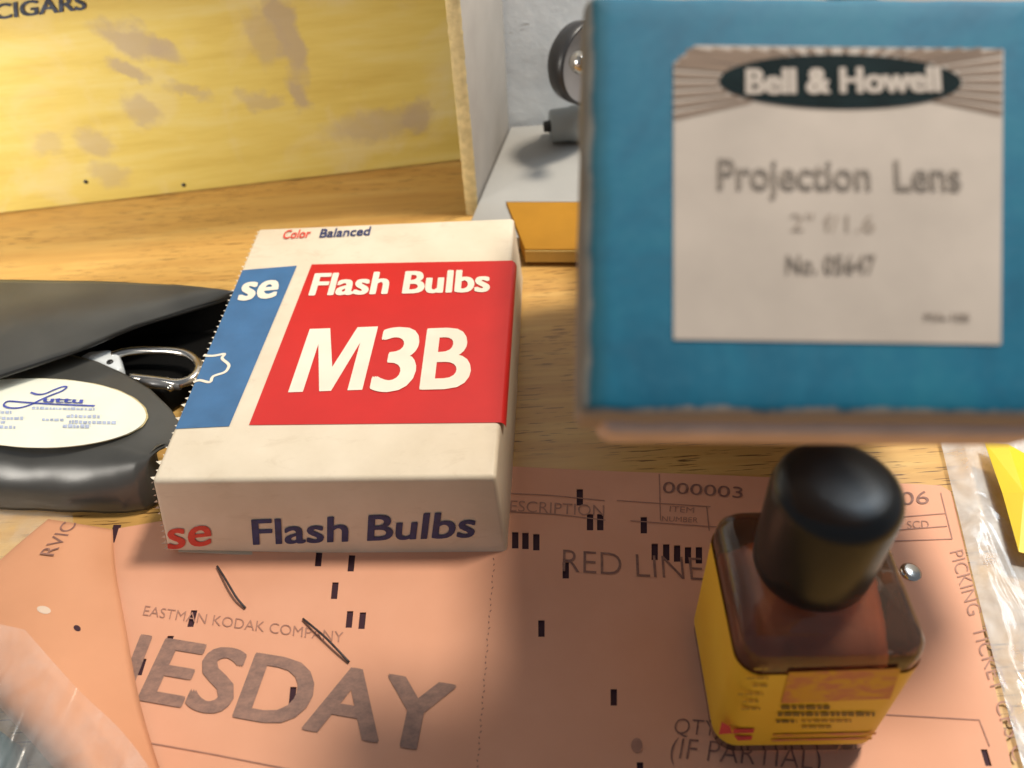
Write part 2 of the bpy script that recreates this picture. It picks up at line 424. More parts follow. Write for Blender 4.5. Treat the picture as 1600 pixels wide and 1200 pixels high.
# ------------------------------------------------------------------ metal reflector by the wall
rc = at_y(922, 101, .428)
rf = thing('flash_reflector', 'dark metal reflector bowl with chrome knob and grey socket near the white wall', 'reflector', V((rc.x, rc.y, .002)))
ax = (RT*.66+UP*-.42-FW*.62).normalized()
v, f = lathe([(0, -.019), (.010, -.0185), (.0165, -.016), (.0205, -.0115), (.0214, -.0060), (.0216, 0), (.0204, .0004), (.0196, -.001)], rc, ax, 48); bw_ = mk('bowl', v, f, plain('dark_enamel', (.022, .022, .024), .35, .1), rf, smooth=True)
v, f = lathe([(.0198, -.0008), (.0160, -.0025), (.009, -.0045), (0, -.005)], rc, ax, 48); mk('inner_face', v, f, plain('dull_grey_metal', (.20, .19, .19), .4, .1, metal=.2), bw_, smooth=True)
kc = at_y(907, 97, .406)
v, f = lathe([(0, .006), (.003, .0052), (.0052, .003), (.006, 0), (.0052, -.003), (.003, -.005), (.002, -.012)], kc, -FW, 24); mk('knob', v, f, M['steel'], rf, smooth=True)
c0 = at(860, 197, .0187); c1 = c0+V((.036, .003, 0))
v, f = lathe([(0, 0), (.0085, 0), (.0095, .001), (.0098, .012), (.0105, .0125), (.0105, .04), (0, .04)], c0, c1-c0, 32); so = mk('socket', v, f, plain('grey_metal', (.30, .33, .34), .4, .08), rf, smooth=True)
v, f = lathe([(0, -.004), (.003, -.004), (.0036, 0), (.0036, .001)], c0, c1-c0, 20); mk('contact', v, f, M['black'], so, smooth=True)
v, f = tube([c0+(c1-c0).normalized()*.03, rc+V((.012, .008, -.03)), rc-ax*.017], .004); mk('stem', v, f, M['dark_steel'], rf, smooth=True)
v, f = tube([kc, kc+FW*.012], .0018); mk('knob_post', v, f, M['dark_steel'], rf, smooth=True)

# ------------------------------------------------------------------ salmon picking ticket
def zt(x, y): return .0011+.0006*mnoise.noise(V((x*18, y*18, 3)))
def drape(p, up=0): return V((p.x, p.y, zt(p.x, p.y)+up))
outline = [(150, 832), (400, 790), (620, 742), (792, 728), (900, 733), (1200, 746), (1440, 757), (1470, 759), (1485, 768), (1492, 790), (1530, 960), (1566, 1130), (1600, 1290), (900, 1330), (230, 1330), (190, 1100)]
op = [at(x, y, .001) for x, y in outline]
xs = [p.x for p in op]; ys = [p.y for p in op]
def inside(x, y):
    r = False; j = len(op)-1
    for i in range(len(op)):
        if (op[i].y > y) != (op[j].y > y) and x < (op[j].x-op[i].x)*(y-op[i].y)/(op[j].y-op[i].y)+op[i].x: r = not r
        j = i
    return r
bm = bmesh.new()
fc = bm.faces.new([bm.verts.new((p.x, p.y, 0)) for p in op])
for axis, lo, hi in ((0, min(xs), max(xs)), (1, min(ys), max(ys))):
    k = int((hi-lo)/.006)
    for i in range(1, k):
        co = [0, 0, 0]; no = [0, 0, 0]; co[axis] = lo+(hi-lo)*i/k; no[axis] = 1
        bmesh.ops.bisect_plane(bm, geom=bm.verts[:]+bm.edges[:]+bm.faces[:], plane_co=co, plane_no=no)
holes = [(178, 835, .3), (300, 966, .25), (262, 1006, .35), (220, 1042, .3), (457, 1086, .1), (523, 923, .1), (546, 968, .1), (566, 970, .1), (549, 880, .1), (498, 872, .1),
         (906, 776, 0), (922, 815, 0), (938, 815, 0), (1006, 820, 0), (805, 844, 0), (821, 845, 0), (838, 847, 0), (1023, 862, 0), (1041, 863, 0), (1058, 865, 0), (1075, 868, 0), (1092, 868, 0), (884, 891, 0), (846, 982, 0), (959, 1090, 0), (1541, 1184, -.3), (1000, 1204, 0)]
HQ = []
for x, y, s_ in holes:
    q = [at(x+dx-s_*dy, y+dy, .0011) for dx, dy in ((-5, 13), (5, 13), (5, -13), (-5, -13))]; HQ.append(q)
    c_ = (q[0]+q[1]+q[2]+q[3])/4
    for e in range(4):
        a_, b__ = q[e], q[(e+1) % 4]; t_ = b__-a_
        near = [fa for fa in bm.faces if (fa.calc_center_median().xy-c_.xy).length < .009]
        gm = list({v_ for fa in near for v_ in fa.verts})+list({e_ for fa in near for e_ in fa.edges})+near
        bmesh.ops.bisect_plane(bm, geom=gm, plane_co=(a_.x, a_.y, 0), plane_no=(-t_.y, t_.x, 0))
    def inq(p):
        sg = [((q[(e+1) % 4]-q[e]).xy.cross(p.xy-q[e].xy)) for e in range(4)]
        return all(z >= 0 for z in sg) or all(z <= 0 for z in sg)
    bmesh.ops.delete(bm, geom=[fa for fa in bm.faces if (fa.calc_center_median().xy-c_.xy).length < .009 and inq(fa.calc_center_median())], context='FACES')
vv = list(bm.verts); bm.verts.index_update()
tv = [drape(p.co) for p in vv]; tf = [tuple(q.index for q in fa.verts) for fa in bm.faces]; bm.free()
tk = thing('picking_ticket', 'flat salmon punched card with printed form lines under the flash bulb carton and bottle', 'ticket', at(760, 950, .0))
mk('card', tv, tf, M['ticket'], tk, solid=.0004)
INK = .00025
def tp(px, py): return at(px, py, .0013)
def tdr(p): return drape(p, INK)
def ttext(items, name, mat, bold=0.0):
    for t_, a, b, c in items: mk(name, *text(t_, tp(*a), tp(*b), tp(*c), bold, warp=tdr), mat, tk)
ttext([('ESDAY', (219, 1092), (690, 1176), (262, 999)), ('N', (118, 1075), (198, 1089), (158, 983))], 'stamped_word', M['stamp'], .03)
ttext([('000003', (1035, 769), (1160, 779), (1037, 752)), ('06', (1408, 789), (1452, 787), (1407, 769))], 'typed_number', M['type'], .0)
ttext([('RED LINE', (879, 893), (1100, 908), (880, 858)), ('(IF PARTIAL)', (1046, 1184), (1282, 1203), (1052, 1152)), ('QTY', (1052, 1146), (1118, 1150), (1056, 1122))], 'printed_word', M['type'], -.012)
ttext([('DESCRIPTION', (776, 797), (944, 806), (778, 780)), ('ITEM', (1046, 799), (1084, 802), (1047, 790)), ('NUMBER', (1034, 814), (1090, 817), (1035, 806)), ('SCD', (1418, 826), (1452, 825), (1417, 814)),
       ('EASTMAN KODAK COMPANY', (223, 961), (536, 1004), (227, 946)),
       ('PICKING', (1484, 863), (1513, 963), (1504, 858)), ('TICKET', (1518, 982), (1550, 1082), (1541, 976)), ('CPS C', (1553, 1098), (1584, 1190), (1577, 1093))], 'fine_print', M['thin_type'], -.006)
def tline(pts, wpx=2.0):
    P = []
    for (x0, y0), (x1, y1) in zip(pts, pts[1:]):
        n = max(2, int(math.hypot(x1-x0, y1-y0)/25))
        P += [tdr(tp(x0+(x1-x0)*i/n, y0+(y1-y0)*i/n)) for i in range(n+1)][(1 if P else 0):]
    return strip(P, wpx*.00019, V((0, 0, 1)))
for p_ in ([(794, 770), (860, 773), (945, 781)], [(964, 781), (1110, 792)], [(794, 799), (870, 803), (946, 812)], [(985, 813), (1120, 824)], [(1030, 740), (1032, 813)],
     [(1390, 809), (1478, 802)], [(1400, 828), (1480, 822)], [(1396, 845), (1488, 842)], [(1470, 770), (1488, 842)], [(1376, 1116), (1530, 1125), (1546, 1166)], [(228, 1160), (330, 1178), (470, 1205)], [(1104, 792), (1108, 830)]): mk('form_line', *tline(p_), M['thin_type'], tk)
mk('perforation', *merge([tline([(772-.0813*(y-880)+2*math.sin(y*.2), y), (771.3-.0813*(y-880), y+3)], 1.6) for y in range(872, 1215, 9)]), M['type'], tk)
hv = []
for q in HQ:
    c_ = (q[0]+q[1]+q[2]+q[3])/4
    hv.append(([drape(c_+(p-c_)*1.25, -.0006) for p in q], [(0, 1, 2, 3)]))
for h__ in hv: mk('punched_slot', *h__, M['hole'], tk)
mk('smudge', *merge([(lambda q: (q, [tuple(range(12))]))([drape(tp(x+r*math.cos(k*.5236)*1.0, y+r*1.3*math.sin(k*.5236)), INK+.00005) for k in range(12)]) for x, y, r in ((995, 1165, 9),)]), M['thin_type'], tk)
for pts in ([(340, 886), (352, 905), (362, 922), (372, 938), (384, 951)], [(474, 968), (492, 984), (510, 1000), (528, 1018), (546, 1036)]):
    P = [drape(tp(x, y), .0007+.0012*math.sin(math.pi*i/4)) for i, (x, y) in enumerate(pts)]
    mk('staple', *tube(smoothpath(P, 4), .00040, 8), M['staple'], tk, smooth=True)
p = drape(tp(1424, 893)); v, f = lathe([(0, .0010), (.0024, .0009), (.0033, .0005), (.0036, 0)], p, V((.1, 0, 1)), 20); mk('rivet', v, f, M['steel'], tk, smooth=True)

# curled second ticket
ct = thing('curled_ticket', 'orange curled card rolling over at the left end of the salmon ticket', 'ticket', at(120, 1000, 0))
Rt = [(176, 828), (180, 890), (196, 980), (214, 1080), (232, 1150), (262, 1240), (290, 1300)]
Lt = [(76, 812), (10, 868), (-50, 930), (-60, 1010), (-10, 1090), (70, 1180), (170, 1300)]
def lerp(pl, u):
    s = u*(len(pl)-1); i = min(int(s), len(pl)-2); t = s-i
    g = lambda j: V((*pl[max(0, min(len(pl)-1, j))], 0)); p0, p1, p2, p3 = g(i-1), g(i), g(i+1), g(i+2)
    return .5*((2*p1)+(p2-p0)*t+(2*p0-5*p1+4*p2-p3)*t*t+(3*p1-p0-3*p2+p3)*t**3)
def curl(a, b):
    r, l = lerp(Rt, b), lerp(Lt, b); pk = .0045+.0115*min(1, b*1.7)
    if a < .5: fr = a/.5*.62; z = .0022+pk*math.sin(a/.5*math.pi/2)
    else:
        th = (a-.5)/.5*math.radians(140); fr = .62+.38*math.sin(th)/1.0; z = .0022+pk-(pk*.48)*(1-math.cos(th))
    p = r+(l-r)*fr; return at(p.x, p.y, z+.0006*mnoise.noise(V((a*4, b*5, 2))))
v, f = grid(curl, 28, 40); mk('card', v, f, M['ticket_old'], ct, smooth=True, solid=.0003)
def curl_px(px, py):     # nearest point of the curled surface to a pixel
    best = None
    for i_ in range(61):
        for j_ in range(61):
            p = curl(i_/60, j_/60); q = p-EYE; z = q.dot(FW); X = 800+FPX*q.dot(RT)/z; Y = 600-FPX*q.dot(UP)/z; e = (X-px)**2+(Y-py)**2
            if best is None or e < best[0]: best = (e, i_/60, j_/60)
    return best[1], best[2]
cw = []
for q_ in ((86, 874), (122, 818), (62, 866)):
    u_, w_2 = curl_px(*q_); cw.append(curl(u_, w_2)+V((0, 0, .0009)))
mk('printed_word', *text('RVIC', *cw), M['type'], ct)
for x, y, nm_, mt in ((68, 954, 'bare_spot', plain('bare_paper', (.62, .48, .38), .7)), (120, 986, 'pin_hole', M['hole'])):
    ca, cb_ = curl_px(x, y); pts = []
    for k in range(12):
        a_, b__ = ca+.036*(1.0 if nm_ == 'bare_spot' else .5)*math.cos(k*.5236), cb_+.012*(1.0 if nm_ == 'bare_spot' else .7)*math.sin(k*.5236)
        p = curl(a_, b__); nn = (curl(a_+.01, b__)-p).cross(curl(a_, b__+.01)-p).normalized()
        if nn.z < 0: nn = -nn
        pts.append(p+nn*.0004)
    mk(nm_, pts, [tuple(range(12))], mt, ct)

# ------------------------------------------------------------------ flash bulb carton
HT, Z0 = .038, .0022
TBL, TBR, TFR, TFL = at(404, 357, HT), at(803, 340, HT), at(775, 745, HT), at(237, 751, HT)
BFL = at(262, 862, Z0); BFR = on_plane(794, 873, BFL, (TFR-BFL).cross(TFL-BFL).normalized())
BBL = V((TBL.x-.001, TBL.y, Z0)); BBR = V((TBR.x+.003, TBR.y, Z0))
fb = thing('flash_bulb_carton', 'cream red and blue flash bulb carton with torn left end lying on the salmon card', 'carton', V(((BFL.x+BFR.x)/2, (BFL.y+BBL.y)/2, Z0)))
# body: six bowed faces
def patch(p00, p10, p11, p01, bulge, n, nu=14, nv=14, seed=0):
    def fn(a, b):
        p = p00.lerp(p10, a).lerp(p01.lerp(p11, a), b)
        e = (4*a*(1-a))*(4*b*(1-b)); return p+n*(bulge*e+(.0004 if bulge else 0)*mnoise.noise(p*60+V((seed, 0, 0)))*min(1, 4*e))
    return grid(fn, nu, nv)
up = V((0, 0, 1))
nfr = ((BFR-BFL).cross(TFL-BFL)).normalized()
parts = [patch(TFL, TFR, TBR, TBL, .0, up, seed=1), patch(BFL, BFR, TFR, TFL, .0, nfr, seed=2), patch(BFR, BBR, TBR, TFR, .0012, V((1, 0, 0)), seed=3),
         patch(BBR, BBL, TBL, TBR, .0, V((0, 1, 0)), seed=4), patch(BBL, BFL, TFL, TBL, .0, V((-1, 0, 0)), seed=5), patch(BFL, BFR, BBR, BBL, .0, -up, seed=6)]
v, f = merge(parts)
bo = mk('carton_body', v, f, M['carton'], fb)
bm = bmesh.new(); bm.from_mesh(bo.data); bmesh.ops.remove_doubles(bm, verts=bm.verts, dist=1e-5); bmesh.ops.recalc_face_normals(bm, faces=bm.faces)
for q in bm.faces: q.smooth = True
bm.to_mesh(bo.data); bm.free()
md = bo.modifiers.new('bevel', 'BEVEL'); md.width = .0016; md.segments = 4; md.limit_method = 'ANGLE'; md.angle_limit = math.radians(45)
def ft(px, py, lift=.00022): return at(px, py, HT+lift)
def ftop(pl, n=10, lift=.00022):   # quad on the top face, px corners ccw
    a, b, c, d = [ft(*q, lift) for q in pl]
    return grid(lambda s, t: a.lerp(b, s).lerp(d.lerp(c, s), t), n, n)
v, f = ftop([(274, 670), (358, 666), (464, 415), (379, 422)]); bp = mk('blue_panel', v, f, M['blue'], fb, smooth=True)
v, f = ftop([(389, 664), (782, 660), (801, 407), (487, 413)]); rp = mk('red_panel', v, f, M['red'], fb, smooth=True)
# the red print wraps a little over the right-hand edge
e0, e1 = ft(780, 660), ft(799, 408)
def wrap(a, b):
    p = e0.lerp(e1, a); t = b*math.pi/2
    return p+V((.0022*math.sin(t), 0, -.0034*(1-math.cos(t))))
v, f = grid(wrap, 10, 6); mk('red_edge', v, f, M['red'], rp, smooth=True)
L2 = .00042
def ftxt(s, a, b, c, bold): return text(s, ft(*a, L2), ft(*b, L2), ft(*c, L2), bold)
def poly(pts, P0, P1, P2): return [P0+(P1-P0)*x+(P2-P0)*y for x, y in pts], [tuple(range(len(pts)))]
glyphM = poly([(0, 0), (0, 1), (.30, 1), (.5, .36), (.70, 1), (1, 1), (1, 0), (.80, 0), (.80, .74), (.58, 0), (.42, 0), (.20, .74), (.20, 0)], ft(450, 613, L2), ft(566, 609, L2), ft(484, 514, L2))
mk('lettering', *merge([ftxt('Flash Bulbs', (484, 461), (763, 455), (494, 428), .035), glyphM, ftxt('3', (581, 610), (641, 608), (601, 515), .026), ftxt('B', (659, 607), (730, 605), (671, 515), .026)]), M['white_ink'], rp)
mk('lettering', *ftxt('se', (373, 469), (429, 464), (386, 430), .035), M['white_ink'], bp)
st = [(318, 555), (329, 556), (339, 555), (351, 553), (347, 560), (357, 569), (356, 576), (350, 582), (333, 588), (328, 597), (312, 594), (302, 597)]
mk('burst_outline', *strip(smoothpath([ft(*q, L2) for q in st], 4), .0012, up), M['white_ink'], bp)
mk('colour_word', *ftxt('Color', (441, 373), (483, 371), (446, 360), .02), M['red_ink'], fb)
mk('balance_word', *ftxt('Balanced', (499, 371), (577, 367), (503, 358), .02), M['navy'], fb)
def ff(px, py): return on_plane(px, py, BFL, nfr)+nfr*.0002
mk('front_lettering', *text('Flash Bulbs', ff(397, 850), ff(739, 838), ff(394, 812), .02), M['navy'], fb)
mk('front_lettering', *text('se', ff(264, 857), ff(329, 850), ff(262, 812), .02), M['red_ink'], fb)
# torn perforated end: little paper teeth along the left edges
tv = []
def tooth(p, out, along, s):
    q = [p-along*s*.55, p+out*s*1.0, p+along*s*.55, p-up*s*.4]
    return [q[0], q[1], q[2], q[3]], [(0, 1, 2), (0, 1, 3), (1, 2, 3), (0, 2, 3)]
al = (TFL-TBL).normalized()
n = 44
for i in range(n):
    t = (i+.5)/n; s = .0010 if t < .72 else .0010*random.uniform(.4, 1.7)
    tv.append(tooth(TBL.lerp(TFL, t)+V((0, 0, -.0008)), V((-.85, 0, random.uniform(-.1, .5))), al, s*random.uniform(.8, 1.15)))
al2 = (BFL-TFL).normalized()
for i in range(12):
    t = (i+.5)/12; tv.append(tooth(TFL.lerp(BFL, t)+V((0, .0006, 0)), V((-.9, -.3, 0)), al2, random.uniform(.0005, .0019)))
mk('torn_edge', *merge(tv), M['torn'], fb)
# flap under the front edge
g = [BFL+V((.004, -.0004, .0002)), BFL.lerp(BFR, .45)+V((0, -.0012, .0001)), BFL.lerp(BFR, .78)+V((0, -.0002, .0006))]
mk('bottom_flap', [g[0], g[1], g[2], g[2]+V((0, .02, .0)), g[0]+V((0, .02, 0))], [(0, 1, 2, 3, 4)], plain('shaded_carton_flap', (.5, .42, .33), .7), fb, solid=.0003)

# ------------------------------------------------------------------ black vinyl case
vc = thing('vinyl_case', 'open dark grey vinyl case with oval white sticker left of the flash bulb carton', 'case', at(120, 680, 0))
zc = .024
def samp(pl, t):
    s_ = t*(len(pl)-1); i_ = min(int(s_), len(pl)-2); k = s_-i_
    return pl[i_][0]+(pl[i_+1][0]-pl[i_][0])*k, pl[i_][1]+(pl[i_+1][1]-pl[i_][1])*k
BK = [(-90, 612), (-30, 590), (40, 568), (104, 552), (150, 564), (195, 584), (235, 608), (268, 640), (286, 672), (292, 700)]
FT = [(-90, 792), (-30, 794), (30, 797), (80, 799), (125, 801), (165, 802), (200, 801), (228, 797), (246, 785), (262, 752)]
def pocket(a, b):
    B_, F_ = at(*samp(BK, a), zc), at(*samp(FT, a), .0016)
    if b < .6: g = b/.6*.66; z = zc-.0012*(b/.6)**3
    else:
        th = (b-.6)/.4*math.pi/2; g = .66+.34*math.sin(th); z = .0016+(zc-.0028)*math.cos(th)**.9
    p = B_.lerp(F_, g); z += .0009*mnoise.noise(V((p.x*70, p.y*110, 4)))*max(0, (b-.45))*1.6
    return V((p.x, p.y, z))
v, f = grid(pocket, 60, 60)
pk = mk('front_pocket', v, f, M['vinyl'], vc, smooth=True, solid=.0012)
inn = [(-90, 470), (372, 455), (352, 505), (330, 560), (250, 612), (190, 590), (104, 560), (-90, 620)]
top2 = [at(x, y, .014) for x, y in inn]; v, f = prism([V((p.x, p.y, .001)) for p in top2], top2)
mk('lining', v, f, M['vinyl_black'], vc, bevel=.002)
UE = [(-90, 436), (60, 437), (180, 440), (280, 445), (340, 451), (374, 456)]
LE = [(-90, 614), (0, 584), (120, 545), (210, 508), (300, 480), (373, 459)]
def flap(a, b):
    U_, L_ = at(*samp(UE, a), .036), at(*samp(LE, a), .033)
    p = U_.lerp(L_, b); return p+V((0, 0, .0022*math.sin(math.pi*b)*(1-a)+.0006*mnoise.noise(p*35)))
v, f = grid(flap, 40, 24)
fo = mk('back_flap', v, f, M['vinyl'], vc, smooth=True, solid=.0018)
mk('flap_edge', *tube(smoothpath([at(x, y, .0316) for x, y in ((374, 457), (340, 470), (290, 486), (210, 510), (120, 547), (0, 587), (-90, 617))], 5), .0012, 8), plain('black_binding', (.012, .012, .012), .4), vc, smooth=True)
# support wall under the flap (the case's back wall)
bw = [at(x, y, .030) for x, y in ((-90, 452), (60, 452), (280, 456), (350, 462), (300, 474), (-90, 490))]
v, f = prism([V((p.x, p.y, .001)) for p in bw], bw); mk('back_wall', v, f, M['vinyl_black'], vc)
# oval sticker
cx, cy, rx, ry = 58, 645, 170, 54
def ov(k, s, z): 
    q = 2*math.pi*k/72; wob = 1+.006*math.sin(5*q)+(.004*math.sin(23*q)+.010*max(0, math.cos(q)) if s > 1 else 0)
    return at(cx+rx*s*wob*math.cos(q), cy+ry*s*wob*math.sin(q)+.015*(rx*s*math.cos(q)), z)
P = [ov(k, 1.008, zc+.0003) for k in range(72)]; mk('sticker_rim', P, [tuple(range(72))], M['sticker_edge'], vc, solid=.0002, off=1)
P = [ov(k, 1.0, zc+.0008) for k in range(72)]; os_ = mk('oval_sticker', P, [tuple(range(72))], M['oval'], vc, solid=.0002)
def oz(px, py): return at(px, py, zc+.0011)
sc = [(48, 613), (58, 616), (70, 615), (84, 609), (98, 604), (104, 605), (96, 611), (78, 618), (62, 625), (48, 632), (30, 637), (14, 637), (6, 633), (12, 627), (32, 628), (60, 630), (100, 632), (148, 634)]
mk('script_flourish', *strip(smoothpath([oz(*q) for q in sc], 6), .0008, up), M['pen'], os_)
mk('script_word', *text('uttu', oz(68, 628), oz(128, 630), oz(70, 620), .03), M['pen'], os_)
def scrib(x0, x1, y, h, slope=.02):
    out = []; x = x0
    while x < x1:
        wd = random.uniform(3, 7); wd = min(wd, x1-x)
        yy = y+(x-x0)*slope; hh = h*random.uniform(.7, 1)
        out.append(([oz(x, yy), oz(x+wd, yy), oz(x+wd, yy-hh), oz(x, yy-hh)], [(0, 1, 2, 3)])); x += wd+random.uniform(1.2, 2.6)
    return out
sb = scrib(50, 148, 639, 4)+scrib(-6, 18, 646, 5)+scrib(-6, 36, 655, 5)+scrib(-10, 10, 661, 4)+scrib(-10, 24, 669, 5)+scrib(104, 156, 652, 5)+scrib(66, 100, 657, 4)+scrib(108, 182, 661, 5)+scrib(98, 140, 668, 6)
mk('small_print', *merge(sb), M['pen_pale'], os_)

# spring clip lying in the case
zk = .0262
sc_ = thing('spring_clip', 'small steel spring clip loop lying between the vinyl case and the carton', 'clip', at(245, 575, .014))
lp = [(176, 556), (205, 549), (245, 548), (285, 551), (306, 562), (311, 577), (300, 592), (280, 599), (262, 597), (240, 594), (205, 590)]
mk('loop', *tube(smoothpath([at(x, y, zk-.004) for x, y in lp], 6), .0019, 10), M['steel'], sc_, smooth=True)
mk('screw_sleeve', *tube([at(222, 596, zk-.0045), at(245, 599, zk-.0045), at(282, 603, zk-.0045)], [.0021, .0022, .0017], 10), M['dark_steel'], sc_, smooth=True)
mk('ball_end', *lathe([(0, .0015), (.001, .0011), (.0014, 0), (.001, -.0011), (0, -.0015)], at(266, 606, zk-.003), up, 14), M['steel'], sc_, smooth=True)
wt = thing('plastic_tab', 'small white plastic tab with a black dot tucked in the vinyl case', 'tab', at(160, 560, .014))
q = [(122, 557), (140, 547), (170, 545), (184, 550), (190, 572), (182, 580), (150, 578)]
tq = [at(x, y, .0235) for x, y in q]; v, f = prism([p-V((0, 0, .006)) for p in tq], tq); tb = mk('tab', v, f, M['white_plastic'], wt, bevel=.0015)
v, f = lathe([(0, .0007), (.0012, .0006), (.0014, 0)], at(172, 566, .0235), up, 14); mk('dot', v, f, M['black'], wt, smooth=True)

# ------------------------------------------------------------------ glass bottle
ang = math.radians(-3); ex = V((math.cos(ang), math.sin(ang), 0)); ey = V((-math.sin(ang), math.cos(ang), 0))
BW, BD, BH = .0445, .043, .0600
fl0 = at(1114, 1180, .0016)
bc = fl0+ex*BW/2+ey*BD/2; bc.z = .0016
bt = thing('glue_bottle', 'small square brown glass bottle with yellow label and charcoal cap on the salmon card', 'bottle', bc)
def rsq(w2, d2, r, z, n=7):
    out = []
    for sx, sy, a0 in ((1, 1, 0), (-1, 1, 90), (-1, -1, 180), (1, -1, 270)):
        for k in range(n+1):
            a = math.radians(a0+90*k/n); out.append(bc+ex*(sx*(w2-r)+r*math.cos(a))+ey*(sy*(d2-r)+r*math.sin(a))+V((0, 0, z)))
    return out
def loft(rings, caps=True):
    n = len(rings[0]); vs = [p for r in rings for p in r]; fs = []
    for i in range(len(rings)-1):
        for k in range(n): fs.append((i*n+k, i*n+(k+1) % n, (i+1)*n+(k+1) % n, (i+1)*n+k))
    if caps: fs += [tuple(range(n)), tuple(range((len(rings)-1)*n, len(rings)*n))]
    return vs, fs
w2, d2 = BW/2, BD/2
body = [(w2-.004, d2-.004, .003, 0), (w2-.0015, d2-.0015, .005, .0006), (w2, d2, .006, .003), (w2, d2, .006, BH-.006), (w2-.0003, d2-.0003, .006, BH-.0035), (w2-.0015, d2-.0015, .006, BH-.0012), (w2-.0045, d2-.0045, .006, BH),
        (w2-.009, d2-.009, .010, BH+.0008), (.0115, .0115, .0114, BH+.002), (.0100, .0100, .0099, BH+.004), (.0098, .0098, .0097, BH+.018)]
gl = mk('glass_body', *loft([rsq(*b) for b in body]), M['glass'], bt, smooth=True)
liq = [(w2-.008, d2-.008, .003, .006), (w2-.007, d2-.007, .004, .008), (w2-.007, d2-.007, .004, BH-.013), (w2-.009, d2-.009, .004, BH-.009), (.008, .008, .0079, BH-.006), (.006, .006, .0059, BH+.012)]
mk('liquid', *loft([rsq(*b) for b in liq]), M['liquid'], bt, smooth=True)
lz0, lz1 = .0078, .0500
ringA, ringB = rsq(w2+.0004, d2+.0004, .0062, lz0), rsq(w2+.0004, d2+.0004, .0062, lz1)
nr = len(ringA)
vs = []; 
K = 6
for k in range(K+1): vs += [ringA[i].lerp(ringB[i], k/K) for i in range(nr)]
fs = [(k*nr+i, k*nr+(i+1) % nr, (k+1)*nr+(i+1) % nr, (k+1)*nr+i) for k in range(K) for i in range(nr)]
lb = mk('label', vs, fs, M['ylabel'], bt, smooth=True)
Pf = bc-ey*(d2+.0004)
def bf(px, py, lift=.0003): return on_plane(px, py, Pf, -ey)-ey*lift
def bq(x0, y0, x1, y1, lift=.0003, sk=0):
    return [bf(x0, y1, lift), bf(x1, y1-sk, lift), bf(x1+(y1-y0)*.28, y0-sk, lift), bf(x0+(y1-y0)*.02, y0, lift)], [(0, 1, 2, 3)]
bpx = lambda x, y: (1060+x/4, 980+y/4)     # photo detail coordinates
def pq(pts, lift=.0003): return [bf(*bpx(x, y), lift) for x, y in pts], [tuple(range(len(pts)))]
mk('faded_print', *pq([(640, 470), (1320, 440), (1390, 250), (690, 275)]), M['patchy'], lb)
mk('orange_stripe', *merge([pq([(590, 680), (1230, 665), (1238, 650), (592, 662)]), pq([(580, 708), (1205, 695), (1212, 682), (582, 694)])]), M['patchy'], lb)
bars = []
def brow(x0, x1, y, h):
    x = x0
    while x < x1:
        wd = min(random.uniform(22, 60), x1-x); bars.append(pq([(x, y+h), (x+wd, y+h-1), (x+wd, y-1), (x, y)], .0004)); x += wd+random.uniform(6, 12)
brow(640, 950, 484, 22); brow(620, 1225, 526, 22); brow(610, 740, 574, 16)
mk('print_lines', *merge(bars), M['olive_ink'], lb); bars.clear()
brow(770, 1080, 574, 12); brow(770, 960, 610, 14); brow(470, 560, 246, 12); brow(420, 560, 304, 12); brow(460, 560, 352, 12); brow(370, 530, 404, 12); brow(400, 510, 450, 12); brow(390, 510, 496, 12)
mk('faint_lines', *merge(bars), M['olive_pale'], lb); bars.clear()
mk('red_emblem', *merge([pq([(250, 660), (335, 655), (320, 610), (268, 582)], .0004), pq([(335, 655), (465, 652), (475, 626), (345, 628)], .0004), pq([(370, 700), (455, 696), (462, 672), (345, 670)], .0004)]), M['magenta'], lb)
# cap
cz = BH+.0045; CR = .0143; CH = .0320
prof = [(CR-.0022, 0), (CR-.0008, 0), (CR-.0003, .001), (CR, .006), (CR+.0002, CH-.0045), (CR-.0004, CH-.0022), (CR-.0018, CH-.0008), (CR-.0038, CH), (.006, CH+.0003), (0, CH+.0003)]
v, f = lathe(prof, bc+V((-.0028, 0, cz)), up, 72); mk('cap', v, f, M['cap'], bt, smooth=True)

